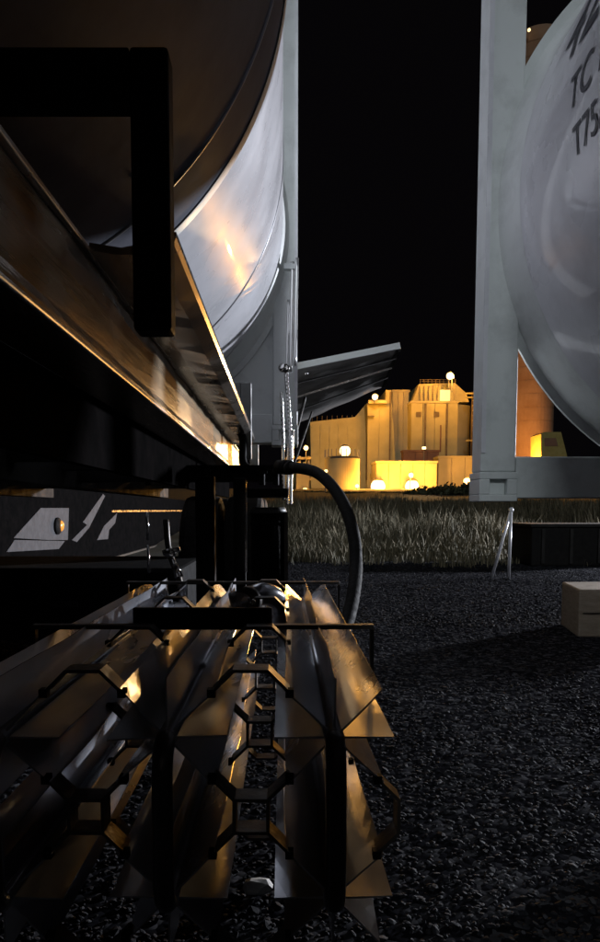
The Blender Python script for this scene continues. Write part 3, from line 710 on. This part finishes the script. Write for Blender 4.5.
det(b1, 'cable_ladder', 366.6, 406, 367.2, 480, 91.8, .2, M['dull'])
for x in (416, 434): det(b3, 'louvre', x, 412, x+5, 417, 87.88, .06, M['dull'])
det(b3, 'stain', 440, 425, 441, 452, 87.89, .01, M['brown'])
t = thing('pipe_bridge', 'thin pipe bridge with brackets between the widest tower and the right post', 'pipe bridge', W(474, 470, 86))
for py_ in (393, 397, 440): det(t, 'pipe', 466, py_, 486, py_+1.3, 86.6, .25, M['clad'])
for px_ in (471.5, 476.5): det(t, 'support', px_, 392, px_+.8, 470, 86.9, .2, M['dull'])
for k in range(7): det(t, 'bracket', 472.5, 400+k*5, 476, 401.2+k*5, 86.7, .25, M['clad'])
# round storage tank
t = thing('storage_tank', 'round pale storage tank in front of the sloping hall', 'storage tank', W(342, 495, 78))
p = W(342.5, 459, 79); r_ = (W(360, 459, 79).x-W(325, 459, 79).x)/2
bm = mb(); cyl(bm, (p.x, 79+r_*.2, 2.8), (p.x, 79+r_*.2, p.z), r_, n=48); obj('tank_wall', bm, M['concrete'], t, False)
bm = mb(); cyl(bm, (p.x, 79+r_*.2, p.z+.002), (p.x, 79+r_*.2, p.z+.25), r_*1.02, r_*.9, n=48); obj('tank_roof', bm, M['lampmetal'], t)
for k in range(12):
    a = math.pi*(1+k/11); bm = mb(); c = Vector((p.x+r_*math.cos(a), 79+r_*.2+r_*math.sin(a), 0)); box(bm, c+Vector((-.04, -.04, p.z+.2)), c+Vector((.04, .04, p.z+1.0))); obj('railing_post', bm, M['lampmetal'], t)
# tall stack behind the right container
t = thing('tall_stack', 'tall round orange lit stack seen through the open triangle of the right container frame', 'stack', W(533, 480, 70))
p = W(538, 40, 70); r_ = W(562, 400, 70).x-W(538, 400, 70).x
zt_ = p.z; n_ = 34
for i in range(n_):
    z0_ = 1.8+(zt_-1.8)*i/n_; z1_ = 1.8+(zt_-1.8)*(i+1)/n_
    bm = mb(); cyl(bm, (p.x, 70, z0_), (p.x, 70, z1_-.09), r_*(1.0), n=40); cyl(bm, (p.x, 70, z1_-.09), (p.x, 70, z1_), r_*.985, n=40, caps=False); obj('stack_ring', bm, M['stack'], t)
t = thing('yellow_cabin', 'yellow cabin with a slanted side at the foot of the stack', 'cabin', W(553, 456, 60))
bm = mb(); prism(bm, [(W(px, py, 60).x, W(px, py, 60).z) for px, py in ((541, 475), (541, 434), (544, 432), (561, 432), (567, 456), (567, 475))], 60, 62.5); obj('body', bm, M['yellow'], t)
bm = mb(); prism(bm, [(W(px, py, 59.95).x, W(px, py, 59.95).z) for px, py in ((544.5, 446), (544.5, 438), (556, 438), (558, 446))], 59.95, 59.99); obj('window', bm, M['brown'], t)
blk('far_shed', 'small lit shed far off at the left, glimpsed under the trailer', 'shed', -14, 21, 454, 480, 75, 6, M['clad'], 4)

# shrubs on the crest in front of the works
def shrub(px, py, Y, w, h_, label):
    c = W(px, py, Y); t = thing('shrub', label, 'shrub', (c.x, Y, gz(Y)), 'shrubs along the crest')
    rnd = random.Random(int(px*7)); bm = mb(); zb = gz(Y)
    for _ in range(900):
        a, b_, rr = rnd.uniform(0, 6.28), rnd.random()**.5, 1
        x, y = c.x+w*b_*math.cos(a), Y+w*.6*b_*math.sin(a); z = zb+h_*(1-b_**2*.8)*rnd.uniform(.05, 1)*(1+.25*math.sin(3*a+px))
        s = rnd.uniform(.08, .2); n = Vector((rnd.gauss(0, 1), rnd.gauss(0, 1), rnd.gauss(0, 1))).normalized(); u = n.orthogonal().normalized()*s; v = n.cross(u)
        bm.faces.new([bm.verts.new(Vector((x, y, z))+q) for q in (u, v*.6, -u, -v*.6)])
    obj('crown', bm, M['leaf'], t)
    bm = mb()
    for k in range(5):
        a = k*1.3; cyl(bm, (c.x, Y, zb-.1), (c.x+w*.4*math.cos(a), Y+w*.3*math.sin(a), zb+h_*.6), .05, .02, n=6)
    obj('stem', bm, M['brown'], t)
M['leaf'] = mat('dark_leaf', (.03,.035,.015), .8, 0, (.07,.07,.03), 2)
def shr(px, ytop, Y, w, label):
    z = W(px, ytop, Y).z; shrub(px, ytop, Y, w, z-gz(Y), label)
for px, yt_, Y, w, lb in ((300, 495, 62, 1.6, 'dark shrub on the crest directly behind the hose'), (322, 493, 64, 1.8, 'dark shrub on the crest below the round storage tank'),
    (350, 494, 60, 2.0, 'low dark shrub on the crest just left of the left ground lamp'), (395, 495, 60, 1.5, 'small dark shrub on the crest between the two ground lamps'),
    (432, 487, 56, 2.2, 'dark shrub on the crest just right of the right ground lamp'), (455, 484, 55, 2.4, 'tallest dark shrub on the crest, near the right container post'),
    (474, 483, 54, 1.8, 'dark shrub on the crest touching the right container post')):
    shr(px, yt_, Y, w, lb)

# ------------------------------------------------------------------ lit lamps of the works
SOD = (1.0, .43, .065); LAMPK = .34; SOD2 = (1.0, .66, .32)
def lamp(px, py, Y, r, power, label, pole=True, small=False, ldy=-1.2, kind='yard_lamp', ztop=None):
    r *= .85
    c = W(px, py, Y); zb = gz(Y) if ztop is None else ztop
    t = thing(kind, label, 'lamp', (c.x, Y, zb), 'sodium lamps of the works')
    bm = mb(); sph(bm, c, r, 16); obj('bulb', bm, M['bulb_small' if small else 'bulb'], t, True)
    bm = mb(); cyl(bm, (c.x, Y+.1, c.z+r*.8), (c.x, Y+.1, c.z+r*1.2), r*.9, r*.4, n=12); obj('lamp_cap', bm, M['lampmetal'], t)
    if pole:
        bm = mb(); cyl(bm, (c.x, Y+r+.1, zb-.2), (c.x, Y+r+.1, c.z+r), .09, .06, n=10); bx(bm, (c.x, Y+r*.5, c.z+r), (.08, r+.3, .08)); obj('pole', bm, M['lampmetal'], t)
    if power:
        L = bpy.data.lights.new('lamp_light', 'POINT'); L.energy = power*LAMPK; L.color = SOD; L.shadow_soft_size = r*1.2
        lo = bpy.data.objects.new('lamp_light', L); COL.objects.link(lo); lo.parent = t; lo.location = (0, ldy, c.z-zb)
    return t, c
lamp(378, 486.5, 80.3, .95, 19000, 'big glaring lamp low in front of the pale low building, left one of the pair')
lamp(412, 486.5, 80.4, .90, 17000, 'big glaring lamp low in front of the pale low building, right one of the pair')
lamp(411, 475, 79, .32, 1200, 'smaller lamp directly above the right ground lamp', small=True)
lamp(375, 397, 87, .42, 2600, 'round lamp on the ledge of the narrow tower', ztop=W(375, 402, 87.9).z)
lamp(450, 376, 86.5, .50, 5200, 'highest lamp, on a pole above the penthouse of the widest tower', ztop=W(450, 386, 86.5).z)
lamp(345, 451, 84, .75, 4200, 'wide glow lamp above the round storage tank', ldy=-.5)
lamp(326, 471, 60, .17, 150, 'small lamp that shows just over the arch of the hose', small=True)
lamp(306, 448, 82, .32, 1500, 'lamp on a pole at the far left, above the pipe rack', small=True)
lamp(467, 481, 80, .45, 3000, 'lamp half hidden beside the right container post, at the foot of the works')
lamp(305, 490, 78.5, .30, 1500, 'lamp at the pump house wall low behind the hose', small=True)
lamp(357, 486, 77.5, .25, 1500, 'lamp at the right foot of the round storage tank', small=True)
lamp(529, 30, 67.5, .16, 0, 'tiny white lamp at the top of the tall stack', pole=False, small=True)
lamp(520, 470, 62, .3, 14000, 'lamp at the foot of the tall stack hidden behind the right container rail', small=True)
lamp(8, 447, 72, .25, 1200, 'lamp above the far shed at the left', small=True)
# added floodlights that throw light into the yard
def flood(loc, target, power, size, col, ang=60, label='', pole_z=0, r=.25):
    loc, target = Vector(loc), Vector(target)
    t = thing('added_flood_mast', label, 'floodlight', (loc.x, loc.y, pole_z))
    d = (target-loc).normalized(); rot = d.to_track_quat('Y', 'Z').to_matrix()
    bm = mb(); bx(bm, loc-d*.12, (r*2, .2, r*1.4), rot); obj('lamp_head', bm, M['lampmetal'], t, bevel=.02)
    bm = mb(); bx(bm, loc-d*.01, (r*1.8, .02, r*1.2), rot); obj('lens', bm, M['bulb'] if col[2] < .5 else M['coolbulb'], t)
    bm = mb(); cyl(bm, (loc.x-d.x*.3, loc.y-d.y*.3, pole_z), (loc.x-d.x*.3, loc.y-d.y*.3, loc.z), .09, .06, n=12); obj('pole', bm, M['lampmetal'], t)
    L = bpy.data.lights.new('flood_light', 'SPOT'); L.energy = power; L.color = col; L.spot_size = R(ang); L.spot_blend = .6; L.shadow_soft_size = size
    lo = bpy.data.objects.new('flood_light', L); COL.objects.link(lo); lo.parent = t
    lo.location = loc+d*.05-t.location; lo.rotation_euler = d.to_track_quat('-Z', 'Y').to_euler()
HAZE = 0
hm = bpy.data.materials.new('night_haze'); hm.use_nodes = True; hn = hm.node_tree; hn.nodes.clear(); ho = hn.nodes.new('ShaderNodeOutputMaterial'); hv = hn.nodes.new('ShaderNodeVolumePrincipled')
hv.inputs['Color'].default_value = (.9,.9,.9,1); hv.inputs['Density'].default_value = HAZE; hv.inputs['Anisotropy'].default_value = .75; hn.links.new(hv.outputs[0], ho.inputs['Volume']); M['haze'] = hm
M['coolbulb'] = mat('cool_lamp_lens', (.9,.95,1), .4, 0, emit=(.85,.92,1), estr=8)
p = W(445, 393, 86.8)
flood((14.5, 15.3, 2.9), (2, 6, 1.0), 17500, .45, (.86, .90, 1.0), 130, 'unseen white floodlight added on a mast beyond the right container to light the yard')  # unseen lamp added for the cool light on shell, fins and gravel
flood(W(452, 377, 86), (0, 3, 1), 3000, .6, SOD2, 14, 'sodium floodlight added at the highest lamp to carry its light into the yard', pole_z=p.z)  # spot added so the highest lamp reaches the yard
flood(W(424, 448, 86.0), (0, 3, 1), 15000, .5, SOD2, 14, 'sodium floodlight added on a mast at the brown annex to light the rail gold', pole_z=3.4)  # extra lamp added for the gold highlight on the rail

# thin night haze over the yard and works
if HAZE:
    bm = mb(); box(bm, (-70, -25, -1), (90, 135, 66)); hz = obj('haze', bm, M['haze']); tag(hz, kind='stuff')

# pale broken stone near the front of the fins
c = W(245, 917, .80); c.z = .03
c = Vector((-.06, 1.62, .022)); bm = mb(); bmesh.ops.create_icosphere(bm, subdivisions=2, radius=1)
rnd = random.Random(4)
for v in bm.verts: v.co = c + Vector((v.co.x*.036, v.co.y*.026, v.co.z*.020))*rnd.uniform(.82, 1.12)
M['palestone'] = mat('pale_stone', (.5,.49,.47), .8, 0, (.7,.69,.66), 30)
tag(obj('pale_stone', bm, M['palestone']), 'pale broken stone on the dark gravel below the front ends of the fins', 'stone')
